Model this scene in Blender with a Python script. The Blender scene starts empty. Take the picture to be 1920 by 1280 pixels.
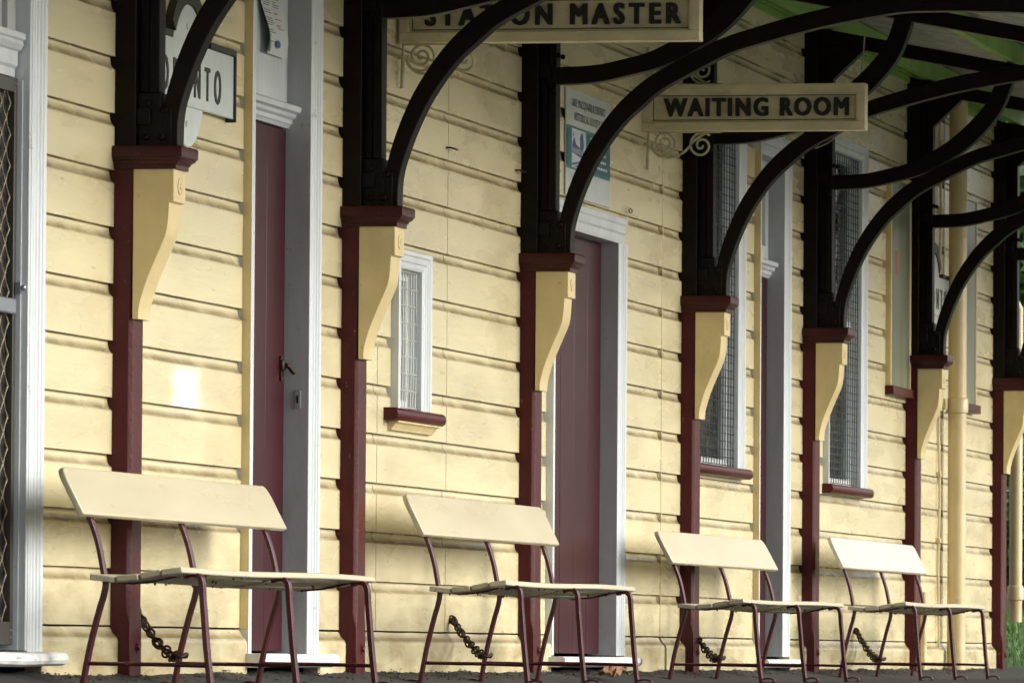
import bpy, math, random
from mathutils import Vector, Matrix, noise
random.seed(7)
sc = bpy.context.scene
col = sc.collection
# World frame: X runs along the station wall (away from the camera), wall face at Y=0,
# distances out from the wall are called u (u = -Y), Z up, platform at about Z=0. Metres.

# ------------------------------------------------------------------ materials
def mat(name, base, rough=0.5, metal=0.0, var=0.0, vscale=3.0, bump=0.0, bscale=60.0,
        stretch=(1, 1, 1), dirt=0.0, dcol=(0.12, 0.09, 0.04), dscale=(6, 6, 1.2), grime=0.0, spec=0.5, coat=0.0,
        chips=0.0, chipcol=(0.3, 0.28, 0.25), chipscale=14.0, flutes=0.0, rvar=0.0, warp=None):
    m = bpy.data.materials.new(name); m.use_nodes = True
    nt = m.node_tree; N = nt.nodes; L = nt.links
    b = N['Principled BSDF']
    b.inputs['Roughness'].default_value = rough
    b.inputs['Metallic'].default_value = metal
    b.inputs['Specular IOR Level'].default_value = spec
    b.inputs['Coat Weight'].default_value = coat
    b.inputs['Coat Roughness'].default_value = 0.18
    geo = N.new('ShaderNodeNewGeometry')
    def noise_(scale, vec, detail=4.0, rough_=0.6):
        mp = N.new('ShaderNodeMapping'); mp.inputs['Scale'].default_value = vec
        L.new(geo.outputs['Position'], mp.inputs['Vector'])
        n = N.new('ShaderNodeTexNoise'); n.inputs['Scale'].default_value = scale
        n.inputs['Detail'].default_value = detail; n.inputs['Roughness'].default_value = rough_
        L.new(mp.outputs[0], n.inputs['Vector']); return n
    def ramp(src, a, bb):
        r = N.new('ShaderNodeMapRange'); r.inputs['From Min'].default_value = a; r.inputs['From Max'].default_value = bb
        r.clamp = True; L.new(src, r.inputs['Value']); return r.outputs[0]
    def mix(fac, A, B, f=None):
        x = N.new('ShaderNodeMix'); x.data_type = 'RGBA'
        if fac is not None: L.new(fac, x.inputs[0])
        else: x.inputs[0].default_value = f
        for s, v in ((6, A), (7, B)):
            if isinstance(v, tuple): x.inputs[s].default_value = (*v, 1)
            else: L.new(v, x.inputs[s])
        return x.outputs[2]
    def mul(a, k):
        x = N.new('ShaderNodeMath'); x.operation = 'MULTIPLY'; L.new(a, x.inputs[0])
        if isinstance(k, float): x.inputs[1].default_value = k
        else: L.new(k, x.inputs[1])
        return x.outputs[0]
    cur = base
    if var > 0:
        n = noise_(vscale, stretch)
        lo = tuple(c * (1 - var) for c in base); hi = tuple(min(1, c * (1 + var * 0.6)) for c in base)
        cur = mix(ramp(n.outputs[0], 0.32, 0.68), lo, hi)
    if dirt > 0:
        n = noise_(1.0, dscale, 6.0, 0.65)
        cur = mix(mul(ramp(n.outputs[0], 0.50, 0.78), dirt), cur, dcol)
        n2 = noise_(45.0, (.2, 1, 1), 2.0, 0.5)
        cur = mix(mul(ramp(n2.outputs[0], 0.70, 0.78), min(1.0, dirt * 1.3)), cur, tuple(c * 0.6 for c in dcol))
    if grime > 0:   # splash-back dirt above the platform
        sep = N.new('ShaderNodeSeparateXYZ'); L.new(geo.outputs['Position'], sep.inputs[0])
        n = noise_(9.0, (.3, 1, 1.0), 6.0, 0.7)
        h = ramp(sep.outputs[2], 0.75, 0.05)
        cur = mix(mul(mul(h, ramp(n.outputs[0], 0.42, 0.72)), grime), cur, dcol)
    if chips > 0:
        n = noise_(chipscale, (.35, 1, 0.8), 5.0, 0.7)
        cur = mix(mul(ramp(n.outputs[0], 0.66, 0.685), chips), cur, chipcol)
    if isinstance(cur, tuple): b.inputs['Base Color'].default_value = (*cur, 1)
    else: L.new(cur, b.inputs['Base Color'])
    if rvar > 0:
        n = noise_(7.0, (.18, 1, 1.0), 2.0)
        r = N.new('ShaderNodeMapRange'); r.inputs['From Min'].default_value = .3; r.inputs['From Max'].default_value = .7
        r.inputs['To Min'].default_value = max(.05, rough - rvar); r.inputs['To Max'].default_value = min(1, rough + rvar)
        L.new(n.outputs[0], r.inputs['Value']); L.new(r.outputs[0], b.inputs['Roughness'])
    if bump > 0 or flutes > 0:
        bp = N.new('ShaderNodeBump'); bp.inputs['Strength'].default_value = 1.0
        bp.inputs['Distance'].default_value = bump if bump > 0 else 0.002
        n = noise_(bscale, stretch, 5.0, 0.6)
        L.new(n.outputs[0], bp.inputs['Height']); L.new(bp.outputs[0], b.inputs['Normal'])
        if warp:      # slow unevenness of the surface, breaks up reflections
            bp2 = N.new('ShaderNodeBump'); bp2.inputs['Distance'].default_value = warp
            n2 = noise_(5.0, (.25, 1, 2.0), 1.0); L.new(n2.outputs[0], bp2.inputs['Height'])
            L.new(bp.outputs[0], bp2.inputs['Normal']); L.new(bp2.outputs[0], b.inputs['Normal'])
    return m, N, L, b, geo, mix, ramp, mul, noise_

CREAM = (0.69, 0.62, 0.385)
def cream_wall():
    m, N, L, b, geo, mix, ramp, mul, noise_ = mat('cream_weatherboard_paint', CREAM, rough=0.30, var=0.13, vscale=2.0,
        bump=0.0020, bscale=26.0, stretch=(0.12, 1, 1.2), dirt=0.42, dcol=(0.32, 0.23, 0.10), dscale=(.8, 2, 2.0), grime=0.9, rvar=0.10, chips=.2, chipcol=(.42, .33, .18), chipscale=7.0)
    # soft-edged white patch in the colour of one board
    src = b.inputs['Base Color'].links[0].from_socket
    sep = N.new('ShaderNodeSeparateXYZ')
    n = noise_(16.0, (.5, 1, 0.8), 4.0)
    add = N.new('ShaderNodeVectorMath'); add.operation = 'MULTIPLY_ADD'
    L.new(n.outputs[1], add.inputs[0]); add.inputs[1].default_value = (0.30, 0, 0.05); L.new(geo.outputs['Position'], add.inputs[2])
    L.new(add.outputs[0], sep.inputs[0])
    fx = mul(ramp(sep.outputs[0], 28.50, 28.66), ramp(sep.outputs[0], 29.04, 28.90))
    fz = mul(ramp(sep.outputs[2], 1.035, 1.06), ramp(sep.outputs[2], 1.225, 1.165))
    L.new(mix(mul(fx, fz), src, (0.88, 0.88, 0.86)), b.inputs['Base Color'])
    # grime and painted shade low in the cove of every board
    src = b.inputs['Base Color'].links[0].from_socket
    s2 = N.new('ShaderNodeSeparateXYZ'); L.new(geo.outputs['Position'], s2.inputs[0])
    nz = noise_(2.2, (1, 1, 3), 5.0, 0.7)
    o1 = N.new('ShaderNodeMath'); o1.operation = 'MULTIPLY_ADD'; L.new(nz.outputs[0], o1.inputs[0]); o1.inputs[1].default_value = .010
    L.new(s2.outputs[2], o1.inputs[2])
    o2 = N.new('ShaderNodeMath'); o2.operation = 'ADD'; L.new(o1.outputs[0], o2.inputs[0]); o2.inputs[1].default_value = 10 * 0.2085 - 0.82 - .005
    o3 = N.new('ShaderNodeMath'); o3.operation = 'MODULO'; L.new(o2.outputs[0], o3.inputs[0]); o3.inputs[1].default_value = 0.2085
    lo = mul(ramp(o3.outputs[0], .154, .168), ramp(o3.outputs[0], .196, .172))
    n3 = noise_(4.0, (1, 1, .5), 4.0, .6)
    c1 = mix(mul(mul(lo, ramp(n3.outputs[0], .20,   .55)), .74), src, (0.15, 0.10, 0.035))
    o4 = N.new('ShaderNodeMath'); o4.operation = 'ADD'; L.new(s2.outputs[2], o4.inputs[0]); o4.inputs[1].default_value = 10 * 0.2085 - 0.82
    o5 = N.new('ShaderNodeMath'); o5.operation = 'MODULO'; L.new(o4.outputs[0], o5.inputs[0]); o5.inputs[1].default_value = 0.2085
    lap_shade = ramp(o5.outputs[0], .2025, .2050)  # thin dark line painted in as the step shadow under each board
    L.new(mix(mul(mul(lap_shade, ramp(n3.outputs[0], .1, .4)), .85), c1, (0.12, 0.08, 0.035)), b.inputs['Base Color'])
    return m
M = {}
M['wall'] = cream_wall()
def mk(key, *a, **k): M[key] = mat(*a, **k)[0]
mk('cream', 'cream_trim_paint', (0.67, 0.55, 0.29), rough=0.42, var=0.10, vscale=5, bump=0.0012, bscale=50, dirt=0.25, dcol=(0.3, 0.2, 0.08), dscale=(10, 10, 3))
mk('bench_cream', 'cream_bench_paint', (0.56, 0.51, 0.355), rough=0.30, var=0.10, vscale=3.5, bump=0.0010, bscale=30, stretch=(0.12, 1, 1), dirt=0.10, dcol=(0.38, 0.27, 0.12), dscale=(.5, 5, 5), rvar=.05)
mk('bench_glare', 'bench_paint_with_glare', (0.66, 0.62, 0.52), rough=0.22, var=0.06, vscale=3.5, bump=0.0008, bscale=30, stretch=(0.12, 1, 1), dirt=0.15, dcol=(0.38, 0.30, 0.18), dscale=(.8, 5, 5))  # bench cream whitened to paint in the glare on the far bench
mk('seat_under', 'weathered_seat_paint', (0.62, 0.58, 0.40), rough=0.5, var=0.3, vscale=6, bump=0.002, bscale=30, stretch=(0.15, 1, 1), dirt=0.7, dcol=(0.25, 0.17, 0.07), dscale=(1.3, 9, 9), chips=0.8, chipcol=(0.35, 0.16, 0.07), chipscale=6)
mk('white', 'white_trim_paint', (0.62, 0.67, 0.69), rough=0.42, var=0.14, vscale=4, bump=0.0016, bscale=55, stretch=(1, 1, 0.12), dirt=0.2, dcol=(0.3, 0.3, 0.26), dscale=(9, 9, 2), chips=0.5, chipcol=(0.3, 0.3, 0.29), chipscale=9, grime=0.3)
mk('reveal', 'grey_white_jamb_paint', (0.44, 0.455, 0.455), rough=0.5, var=0.12, vscale=3, bump=0.0014, bscale=40, stretch=(1, 1, 0.4), dirt=0.25, dcol=(0.15, 0.15, 0.14), dscale=(9, 9, 3), chips=0.4, chipcol=(.12, .12, .12), chipscale=16, grime=.4)
mk('maroon', 'maroon_gloss_paint', (0.066, 0.0045, 0.0065), spec=.28, rough=0.34, var=0.25, vscale=4, bump=0.0016, bscale=70, dirt=0.12, dcol=(0.06, 0.03, 0.03), dscale=(8, 8, 2), chips=0.4, chipcol=(0.3, 0.18, 0.16), chipscale=30, grime=.6)
mk('maroon_door', 'maroon_door_paint', (0.040, 0.0048, 0.0095), spec=.22, rough=0.36, chips=.35, chipcol=(.12,.05,.06), chipscale=12, var=0.22, vscale=2, bump=0.0012, bscale=40, stretch=(1, 1, .2), dirt=.22, dcol=(.10, .05, .055), dscale=(.8, 3, 1.5))
mk('maroon_iron', 'maroon_iron_paint', (0.072, 0.0085, 0.015), spec=.55, rough=0.24, var=0.3, vscale=9, bump=0.0018, bscale=90, chips=0.8, chipcol=(0.2, 0.09, 0.05), chipscale=28)
mk('dark', 'dark_brown_bracket_paint', (0.0060, 0.0024, 0.0022), rough=0.40, spec=.15, var=0.3, vscale=6, bump=0.0015, bscale=60, chips=0.3, chipcol=(0.03, 0.022, 0.018), chipscale=25)
mk('green', 'pale_green_paint', (0.27, 0.47, 0.10), rough=0.55, var=0.2, vscale=3, bump=0.001, dirt=0.3, dcol=(0.12, 0.14, 0.05))
mk('galv', 'weathered_corrugated_iron', (0.42, 0.43, 0.40), rough=0.6, metal=0.1, var=0.55, vscale=9, stretch=(1, 0.25, 1), bump=0.004, bscale=30, dirt=0.8, dcol=(0.05, 0.05, 0.03), dscale=(9, 2, 9))
mk('sign', 'old_cream_sign_paint', (0.70, 0.64, 0.42), rough=0.55, var=0.22, vscale=6, bump=0.002, bscale=50, stretch=(1, 0.5, 1), dirt=0.45, dcol=(0.25, 0.22, 0.12), dscale=(5, 5, 9))
mk('black', 'black_letter_paint', (0.008, 0.008, 0.008), rough=0.5, bump=0.001)
mk('enamel', 'white_enamel', (0.62, 0.68, 0.66), rough=0.22, var=0.1, vscale=4, bump=0.0006)
mk('frame_black', 'black_rusty_frame', (0.012, 0.014, 0.010), rough=0.5, chips=0.8, chipcol=(0.16, 0.09, 0.02), chipscale=6)
mk('scroll', 'grey_green_iron_paint', (0.46, 0.46, 0.30), rough=0.5, var=0.3, vscale=15, bump=0.001, chips=.5, chipcol=(.1, .1, .07))
mk('asphalt', 'asphalt', (0.026, 0.025, 0.023), rough=0.9, var=0.4, vscale=5, bump=0.012, bscale=40, dirt=0.4, dcol=(0.08, 0.07, 0.05), dscale=(6, 6, 6))
mk('concrete', 'stained_concrete', (0.30, 0.29, 0.26), rough=0.85, var=0.4, vscale=7, bump=0.004, bscale=30, dirt=0.6, dcol=(0.06, 0.05, 0.04), dscale=(9, 9, 9))
mk('step', 'worn_white_step_paint', (0.70, 0.72, 0.70), rough=0.6, var=0.15, vscale=8, bump=0.004, bscale=30, chips=1.0, chipcol=(0.16, 0.15, 0.13), chipscale=4.0, dirt=.4, dcol=(.1, .1, .09), dscale=(9, 9, 9))
mk('rust', 'rusty_chain_steel', (0.045, 0.028, 0.018), rough=0.6, metal=0.6, var=0.5, vscale=40, bump=0.001, chips=.6, chipcol=(.16, .06, .02), chipscale=20)
mk('bronze', 'brown_aluminium', (0.085, 0.078, 0.066), rough=0.45, metal=0.5, var=0.1)
mk('grille', 'brass_coloured_grille', (0.24, 0.20, 0.13), rough=0.45, metal=0.4)
mk('steel2', 'painted_plate', (0.30, 0.31, 0.32), rough=0.5)
mk('steel', 'grey_steel', (0.35, 0.38, 0.42), rough=0.35, metal=0.8, bump=0.0006)
mk('wire_dark', 'dark_wire', (0.03, 0.035, 0.03), rough=0.5, metal=0.5)
mk('wire_light', 'pale_wire', (0.5, 0.5, 0.46), rough=0.5, metal=0.3)
mk('curtain', 'pale_curtain', (0.66, 0.70, 0.69), rough=0.9, var=0.35, vscale=14, stretch=(1, 1, 0.05))
mk('inside', 'dark_interior', (0.02, 0.02, 0.02), rough=0.9)
mk('paper', 'white_paper', (0.60, 0.64, 0.62), rough=0.6)
mk('ink', 'grey_ink', (0.10, 0.10, 0.11), rough=0.6)
mk('ink_red', 'red_ink', (0.5, 0.10, 0.05), rough=0.6)
mk('ink_green', 'green_ink', (0.2, 0.4, 0.08), rough=0.6)
mk('ink_blue', 'blue_ink', (0.03, 0.10, 0.28), rough=0.6)
mk('teal', 'teal_print', (0.012, 0.16, 0.19), rough=0.35)
mk('teal_dark', 'dark_teal_print', (0.01, 0.085, 0.115), rough=0.35)
mk('sketch', 'indigo_print', (0.05, 0.07, 0.22), rough=0.4)
mk('sky_print', 'pale_blue_print', (0.55, 0.62, 0.66), rough=0.4)
mk('pipe', 'cream_pipe_paint', (0.66, 0.54, 0.30), rough=0.33, var=0.08, vscale=3, bump=0.001, dirt=0.25, dcol=(0.25, 0.17, 0.07), dscale=(9, 9, 3), grime=.5)
mk('ballast', 'pale_ballast_ground', (0.36, 0.35, 0.31), rough=0.95, var=0.4, vscale=2, bump=0.02, bscale=12)
mk('lawn', 'lawn_soil', (0.05, 0.11, 0.015), rough=0.9, var=0.4, vscale=3)
mk('grass', 'fresh_grass', (0.09, 0.20, 0.02), rough=0.6, var=0.3, vscale=8)
mk('leaf', 'dark_green_leaf', (0.030, 0.085, 0.022), rough=0.45, var=0.5, vscale=2.5)
mk('leaf2', 'mid_green_leaf', (0.07, 0.16, 0.035), rough=0.45, var=0.5, vscale=2.5)
mk('flower', 'red_flower', (0.55, 0.03, 0.03), rough=0.5)
mk('bark', 'grey_bark', (0.10, 0.08, 0.06), rough=0.9, var=0.3, vscale=8, bump=0.01, bscale=20)
mk('brown_leaf', 'dry_brown_leaf', (0.22, 0.11, 0.05), rough=0.7, var=0.4, vscale=30, bump=0.003, bscale=60)
mk('rubble', 'dark_leaf_litter', (0.03, 0.025, 0.018), rough=0.95, var=0.6, vscale=20, bump=0.01, bscale=60)
def glass_mat(name, tint, refl):
    m = bpy.data.materials.new(name); m.use_nodes = True
    nt = m.node_tree; N = nt.nodes; L = nt.links; N.remove(N['Principled BSDF'])
    t = N.new('ShaderNodeBsdfTransparent'); t.inputs[0].default_value = (*tint, 1)
    g = N.new('ShaderNodeBsdfGlossy'); g.inputs['Roughness'].default_value = 0.05
    lw = N.new('ShaderNodeFresnel'); lw.inputs[0].default_value = refl
    n = N.new('ShaderNodeTexNoise'); n.inputs['Scale'].default_value = 3.0
    bp = N.new('ShaderNodeBump'); bp.inputs['Distance'].default_value = 0.01; L.new(n.outputs[0], bp.inputs['Height'])
    L.new(bp.outputs[0], g.inputs['Normal'])
    mx = N.new('ShaderNodeMixShader'); L.new(lw.outputs[0], mx.inputs[0]); L.new(t.outputs[0], mx.inputs[1]); L.new(g.outputs[0], mx.inputs[2])
    L.new(mx.outputs[0], N['Material Output'].inputs[0]); return m
M['glass'] = glass_mat('window_glass', (0.95, 0.98, 0.97), 1.4)

mk('shade_line', 'painted_joint_shade', (0.07, 0.065, 0.03), rough=0.8)  # colour of the painted shadow gap on the hanging signs
# ------------------------------------------------------------------ mesh helpers
class MB:
    def __init__(s): s.v = []; s.f = []
    def add(s, vs, fs):
        o = len(s.v); s.v += [tuple(v) for v in vs]; s.f += [tuple(i + o for i in f) for f in fs]
    def box(s, x0, x1, u0, u1, z0, z1):
        y0, y1 = -u1, -u0
        v = [(x, y, z) for x in (x0, x1) for y in (y0, y1) for z in (z0, z1)]
        s.add(v, [(0, 1, 3, 2), (4, 6, 7, 5), (0, 4, 5, 1), (2, 3, 7, 6), (0, 2, 6, 4), (1, 5, 7, 3)])
    def prism_x(s, prof, x0, x1, n=1, wob=0.0):      # profile [(u,z)...] closed, extruded along X
        k = len(prof); vs = []
        for i in range(n + 1):
            x = x0 + (x1 - x0) * i / n
            for (u, z) in prof:
                du = dz = 0
                if wob and 0 < i < n or (wob and n > 1):
                    q = noise.noise(Vector((x * 1.7, z * 3, 0.3))); r = noise.noise(Vector((x * 2.3, z * 0.9 + 9, 4)))
                    du = wob * q; dz = wob * 1.2 * r
                vs.append((x, -(u + du), z + dz))
        fs = [tuple(range(k)), tuple(reversed(range(n * k, n * k + k)))]
        for i in range(n):
            for j in range(k):
                a = i * k + j; b = i * k + (j + 1) % k
                fs.append((a, a + k, b + k, b))
        s.add(vs, fs)
    def prism_y(s, prof, u0, u1):                      # profile [(x,z)...], extruded in u
        k = len(prof)
        s.add([(x, -u0, z) for x, z in prof] + [(x, -u1, z) for x, z in prof],
              [tuple(range(k)), tuple(reversed(range(k, 2 * k)))] + [(j, j + k, (j + 1) % k + k, (j + 1) % k) for j in range(k)])
    def ribbon(s, lo, hi, x0, x1):                     # band between two (u,z) curves of equal length
        n = len(lo); vs = []
        for (a, b) in zip(lo, hi):
            vs += [(x0, -a[0], a[1]), (x1, -a[0], a[1]), (x1, -b[0], b[1]), (x0, -b[0], b[1])]
        fs = [(0, 1, 2, 3), tuple(4 * (n - 1) + i for i in (3, 2, 1, 0))]
        for i in range(n - 1):
            for j in range(4):
                fs.append((4 * i + j, 4 * i + 4 + j, 4 * i + 4 + (j + 1) % 4, 4 * i + (j + 1) % 4))
        s.add(vs, fs)
    def bar(s, path, x0, x1, t):                       # flat bar following a (u,z) path, thickness t
        lo, hi = [], []
        for i, p in enumerate(path):
            a = path[max(0, i - 1)]; b = path[min(len(path) - 1, i + 1)]
            d = Vector((b[0] - a[0], b[1] - a[1])).normalized(); nrm = (-d.y, d.x)
            lo.append((p[0] - nrm[0] * t / 2, p[1] - nrm[1] * t / 2)); hi.append((p[0] + nrm[0] * t / 2, p[1] + nrm[1] * t / 2))
        s.ribbon(lo, hi, x0, x1)
    def tube(s, pts, r, n=8, closed=False, cap=True):
        pts = [Vector(p) for p in pts]; m = len(pts); o = len(s.v); up = None
        rr = r if isinstance(r, (list, tuple)) else [r] * m
        for i, p in enumerate(pts):
            a = pts[(i - 1) % m] if closed else pts[max(0, i - 1)]
            b = pts[(i + 1) % m] if closed else pts[min(m - 1, i + 1)]
            d = (b - a).normalized()
            if up is None: up = d.orthogonal().normalized()
            up = (up - d * up.dot(d)).normalized(); w = d.cross(up)
            for k in range(n):
                t = 2 * math.pi * k / n
                s.v.append(tuple(p + (up * math.cos(t) + w * math.sin(t)) * rr[i]))
        for i in range(m if closed else m - 1):
            for k in range(n):
                a = o + i * n + k; b = o + i * n + (k + 1) % n; j = ((i + 1) % m)
                s.f.append((a, b, o + j * n + (k + 1) % n, o + j * n + k))
        if cap and not closed:
            s.f.append(tuple(reversed(range(o, o + n)))); s.f.append(tuple(range(o + (m - 1) * n, o + m * n)))
    def disc_bolt(s, c, axis, r, h, n=8):              # domed bolt head
        c = Vector(c); ax = Vector(axis).normalized()
        s.tube([c, c + ax * h * .6, c + ax * h * .9, c + ax * h], [r, r, r * .75, r * .3], n)
    def build(s, name, m, parent=None, bevel=0.0, smooth=False, seg=2):
        me = bpy.data.meshes.new(name); me.from_pydata(s.v, [], s.f); me.validate(); me.update()
        import bmesh
        bm = bmesh.new(); bm.from_mesh(me); bmesh.ops.recalc_face_normals(bm, faces=bm.faces); bm.to_mesh(me); bm.free()
        me.materials.append(m)
        ob = bpy.data.objects.new(name, me); col.objects.link(ob)
        if parent: ob.parent = parent; ob.matrix_parent_inverse = Matrix.Translation(-parent_world(parent))
        if smooth:
            for p in me.polygons: p.use_smooth = True
            me.set_sharp_from_angle(angle=math.radians(40))
        if bevel > 0:
            bv = ob.modifiers.new('bevel', 'BEVEL'); bv.width = bevel; bv.segments = seg; bv.limit_method = 'ANGLE'; bv.angle_limit = math.radians(35)
            bv.harden_normals = False
            for p in me.polygons: p.use_smooth = True
            me.set_sharp_from_angle(angle=math.radians(45))
        return ob
def parent_world(p):
    v = Vector((0, 0, 0))
    while p: v += p.location + p.matrix_parent_inverse.translation; p = p.parent
    return v
def tag(o, label=None, cat=None, group=None, kind=None):
    if label: o['label'] = label
    if cat: o['category'] = cat
    if group: o['group'] = group
    if kind: o['kind'] = kind
    return o
def empty(name, loc):
    o = bpy.data.objects.new(name, None); o.location = loc; col.objects.link(o); o.empty_display_size = .1
    return o
def copy_tree(o, parent=None):
    c = o.copy(); col.objects.link(c)
    if parent: c.parent = parent
    for ch in list(o.children): copy_tree(ch, c)
    return c

# text as mesh verts, laid out in a local plane: returns MB pieces placed by fn(tx,ty,tz)
def text_into(mb, body, height, width, place, depth=0.0, bold=0.0, xs=None):
    def meas(sp):
        cu = bpy.data.curves.new('t', 'FONT'); cu.body = body; cu.size = 1; cu.space_character = sp
        cu.extrude = depth / height if depth else 0; cu.offset = bold
        cu.resolution_u = 3
        ob = bpy.data.objects.new('t', cu); col.objects.link(ob); bpy.context.view_layer.update()
        me = bpy.data.meshes.new_from_object(ob.evaluated_get(bpy.context.evaluated_depsgraph_get()))
        bpy.data.objects.remove(ob); bpy.data.curves.remove(cu)
        xs = [v.co.x for v in me.vertices]; ys = [v.co.y for v in me.vertices]
        return me, min(xs), max(xs), min(ys), max(ys)
    me, a, b, c, d = meas(1.0)
    k = height / 0.72
    if width:
        me2, a2, b2, _, _ = meas(1.3)
        w1, w2 = (b - a) * k, (b2 - a2) * k; bpy.data.meshes.remove(me2)
        sp = 1 + 0.3 * (width - w1) / (w2 - w1) if abs(w2 - w1) > 1e-6 else 1
        sx = 1.0
        if xs: sp = 1 + 0.3 * (width / xs - w1) / (w2 - w1)
        elif sp > 1.25: sx = 1.12; sp = 1 + 0.3 * (width / sx - w1) / (w2 - w1)
        if sp < 0.95 and not xs: sx = width / w1; sp = 1.0
        bpy.data.meshes.remove(me); me, a, b, c, d = meas(sp)
        sx = width / ((b - a) * k)
    else: sx = 1
    vs = [place((v.co.x - a) * k * sx, v.co.y * k, v.co.z * k) for v in me.vertices]
    mb.add(vs, [tuple(p.vertices) for p in me.polygons]); bpy.data.meshes.remove(me)

# ------------------------------------------------------------------ the building
bld = empty('station_building', (39, 0, 0))
tag(bld, 'cream weatherboard railway station wall with maroon posts, arched brackets, doors and awning', 'station building')

PX = [27.49, 31.29, 35.04, 39.25, 43.13, 47.04, 50.92]
WX0, WX1 = 22.0, 51.12
# openings in the boards: (x0, x1, z0, z1)
doors = [(25.05, 26.40, -1, 2.97), (29.53, 30.77, -1, 2.97), (35.685, 37.55, -1, 2.24), (41.485, 42.53, -1, 2.97)]
wins = [(32.255, 32.94, 1.10, 1.82), (39.45, 41.03, 1.09, 3.10), (43.86, 45.30, 1.09, 3.10)]
boards_cut = [(46.21, 47.12, 1.70, 3.02), (49.2, 49.93, 1.70, 3.08)]
cuts = doors + wins + boards_cut
seams = [31.99, 33.41, 38.69, 48.64]
P = 0.2085
mb = MB()
def interp(prof, z):
    for (u0, z0), (u1, z1) in zip(prof, prof[1:]):
        if z0 <= z <= z1 + 1e-9: return u0 + (u1 - u0) * ((z - z0) / max(1e-9, z1 - z0))
    return prof[-1][0]
for k in range(-3, 14):
    zb = 0.82 + P * k; zt = zb + P
    if zb < 0.15: zb = 0.19
    front = [(0.0, zb), (0.0, zt - 0.048), (-0.007, zt - 0.043), (-0.012, zt - 0.036), (-0.0165, zt - 0.025), (-0.0185, zt - 0.012), (-0.019, zt)]
    brk = sorted(set([zb, zt] + [z for c in cuts for z in (c[2], c[3]) if zb + 0.004 < z < zt - 0.004]))
    for za, zc in zip(brk, brk[1:]):
        mid = (za + zc) / 2
        ivs = [(WX0, WX1)]
        for c in cuts:
            if c[2] < mid < c[3]:
                ivs = [q for (a, b) in ivs for q in (((a, min(b, c[0]))), (max(a, c[1]), b)) if q[1] - q[0] > 1e-3]
        for s_ in seams:
            if mid > 0.25 and not (s_ == 38.69 and mid > 3.4) and not (s_ < 34 and mid > 2.6):
                ivs = [q for (a, b) in ivs for q in (((a, s_ - .005), (s_ + .005, b)) if a < s_ < b else ((a, b),))]
        for a, b in ivs:
            pr = [(interp(front, za), za)] + [p for p in front if za + 1e-4 < p[1] < zc - 1e-4] + [(interp(front, zc), zc)]
            mb.prism_x(pr + [(-0.03, zc), (-0.03, za)], a, b, n=max(2, int((b - a) / 0.22)), wob=0.0014)
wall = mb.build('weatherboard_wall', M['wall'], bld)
# backing behind the boards and the dark rooms
mb = MB()
for a, b in ((WX0, 25.0), (26.45, 29.6), (30.7, 35.75), (37.5, 41.55), (42.5, WX1 - .02)):
    for (z0, z1) in ((0.05, 1.06), (1.06, 3.12), (3.12, 3.7)):
        iv = [(a, b)]
        if z0 == 1.06:
            for w in wins: iv = [q for (p, r) in iv for q in ((p, min(r, w[0] + .05)), (max(p, w[1] - .05), r)) if q[1] - q[0] > 1e-3]
        for p, r in iv: mb.box(p, r, -0.06, -0.032, z0, z1)
for a, b, z in ((25.0, 26.45, 2.99), (29.6, 30.7, 2.99), (35.75, 37.5, 2.26), (41.55, 42.5, 2.99)): mb.box(a, b, -0.06, -0.032, z, 3.7)
mb.box(WX0, WX1 - .02, -1.2, -1.1, 0.0, 3.9); mb.box(WX0, WX1 - .02, -1.1, -0.06, 3.7, 3.74); mb.box(WX0, WX1 - .02, -1.1, -.06, -.06, -.01)
mb.box(WX1 - .06, WX1 - .02, -1.1, -.06, 0, 3.7); mb.box(WX0, WX0 + .04, -1.1, -.06, 0, 3.7)
mb.build('inner_lining', M['inside'], bld)
# vertical cover strips at the board joints
mb = MB()
mb.box(38.68, 38.70, -0.012, 0.004, 0.22, 3.4); mb.build('cover_strip', M['wall'], bld, bevel=.002); mb = MB()
mb.box(48.63, 48.65, -0.012, 0.004, 0.22, 3.6)
mb.build('cover_strip', M['wall'], bld, bevel=.002)
# plinth board with moulded top
mb = MB()
pl = [(-0.03, 0.0), (0.030, 0.0), (0.031, 0.135), (0.026, 0.150), (0.020, 0.156), (0.010, 0.166), (0.004, 0.178), (-0.001, 0.187), (-0.03, 0.187)]
pl = [(u, z) for u, z in pl]
for a, b in ((26.40, 27.49), (27.665, 29.53), (30.77, 31.29), (31.465, 35.04), (35.22, 35.685), (37.55, 38.66), (38.72, 39.25), (39.42, 41.485), (42.53, 43.13), (43.30, 47.04), (47.21, 50.92), (51.09, 51.3)):
    zb = 0.0
    mb = MB(); mb.prism_x(pl, a + .002, b - .002, n=max(2, int((b - a) / .2)), wob=.003); mb.build('plinth', M['wall'], bld)

# posts with caps, corbels and awning brackets -------------------------------------------------
arch_lo = [(.228, 1.95), (.233, 2.07), (.26, 2.174), (.307, 2.295), (.37, 2.416), (.464, 2.545), (.56, 2.635), (.65, 2.709), (.8, 2.79), (.966, 2.873), (1.115, 2.918), (1.3, 2.968), (1.49, 3.01), (1.75, 3.053), (1.92, 3.059), (2.085, 3.057), (2.336, 3.047), (2.55, 3.02)]
arch_hi = [(.165, 1.95), (.172, 2.08), (.196, 2.19), (.243, 2.322), (.308, 2.455), (.409, 2.60), (.51, 2.703), (.61, 2.778), (.765, 2.862), (.936, 2.943), (1.09, 2.992), (1.28, 3.045), (1.475, 3.088), (1.745, 3.13), (1.92, 3.138), (2.09, 3.136), (2.345, 3.125), (2.57, 3.095)]
st_lo = [(.10, 2.735), (.324, 2.742), (.495, 2.775), (.66, 2.82), (.83, 2.907), (.93, 2.97), (1.035, 3.07), (1.12, 3.183), (1.176, 3.324), (1.20, 3.42)]
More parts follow.
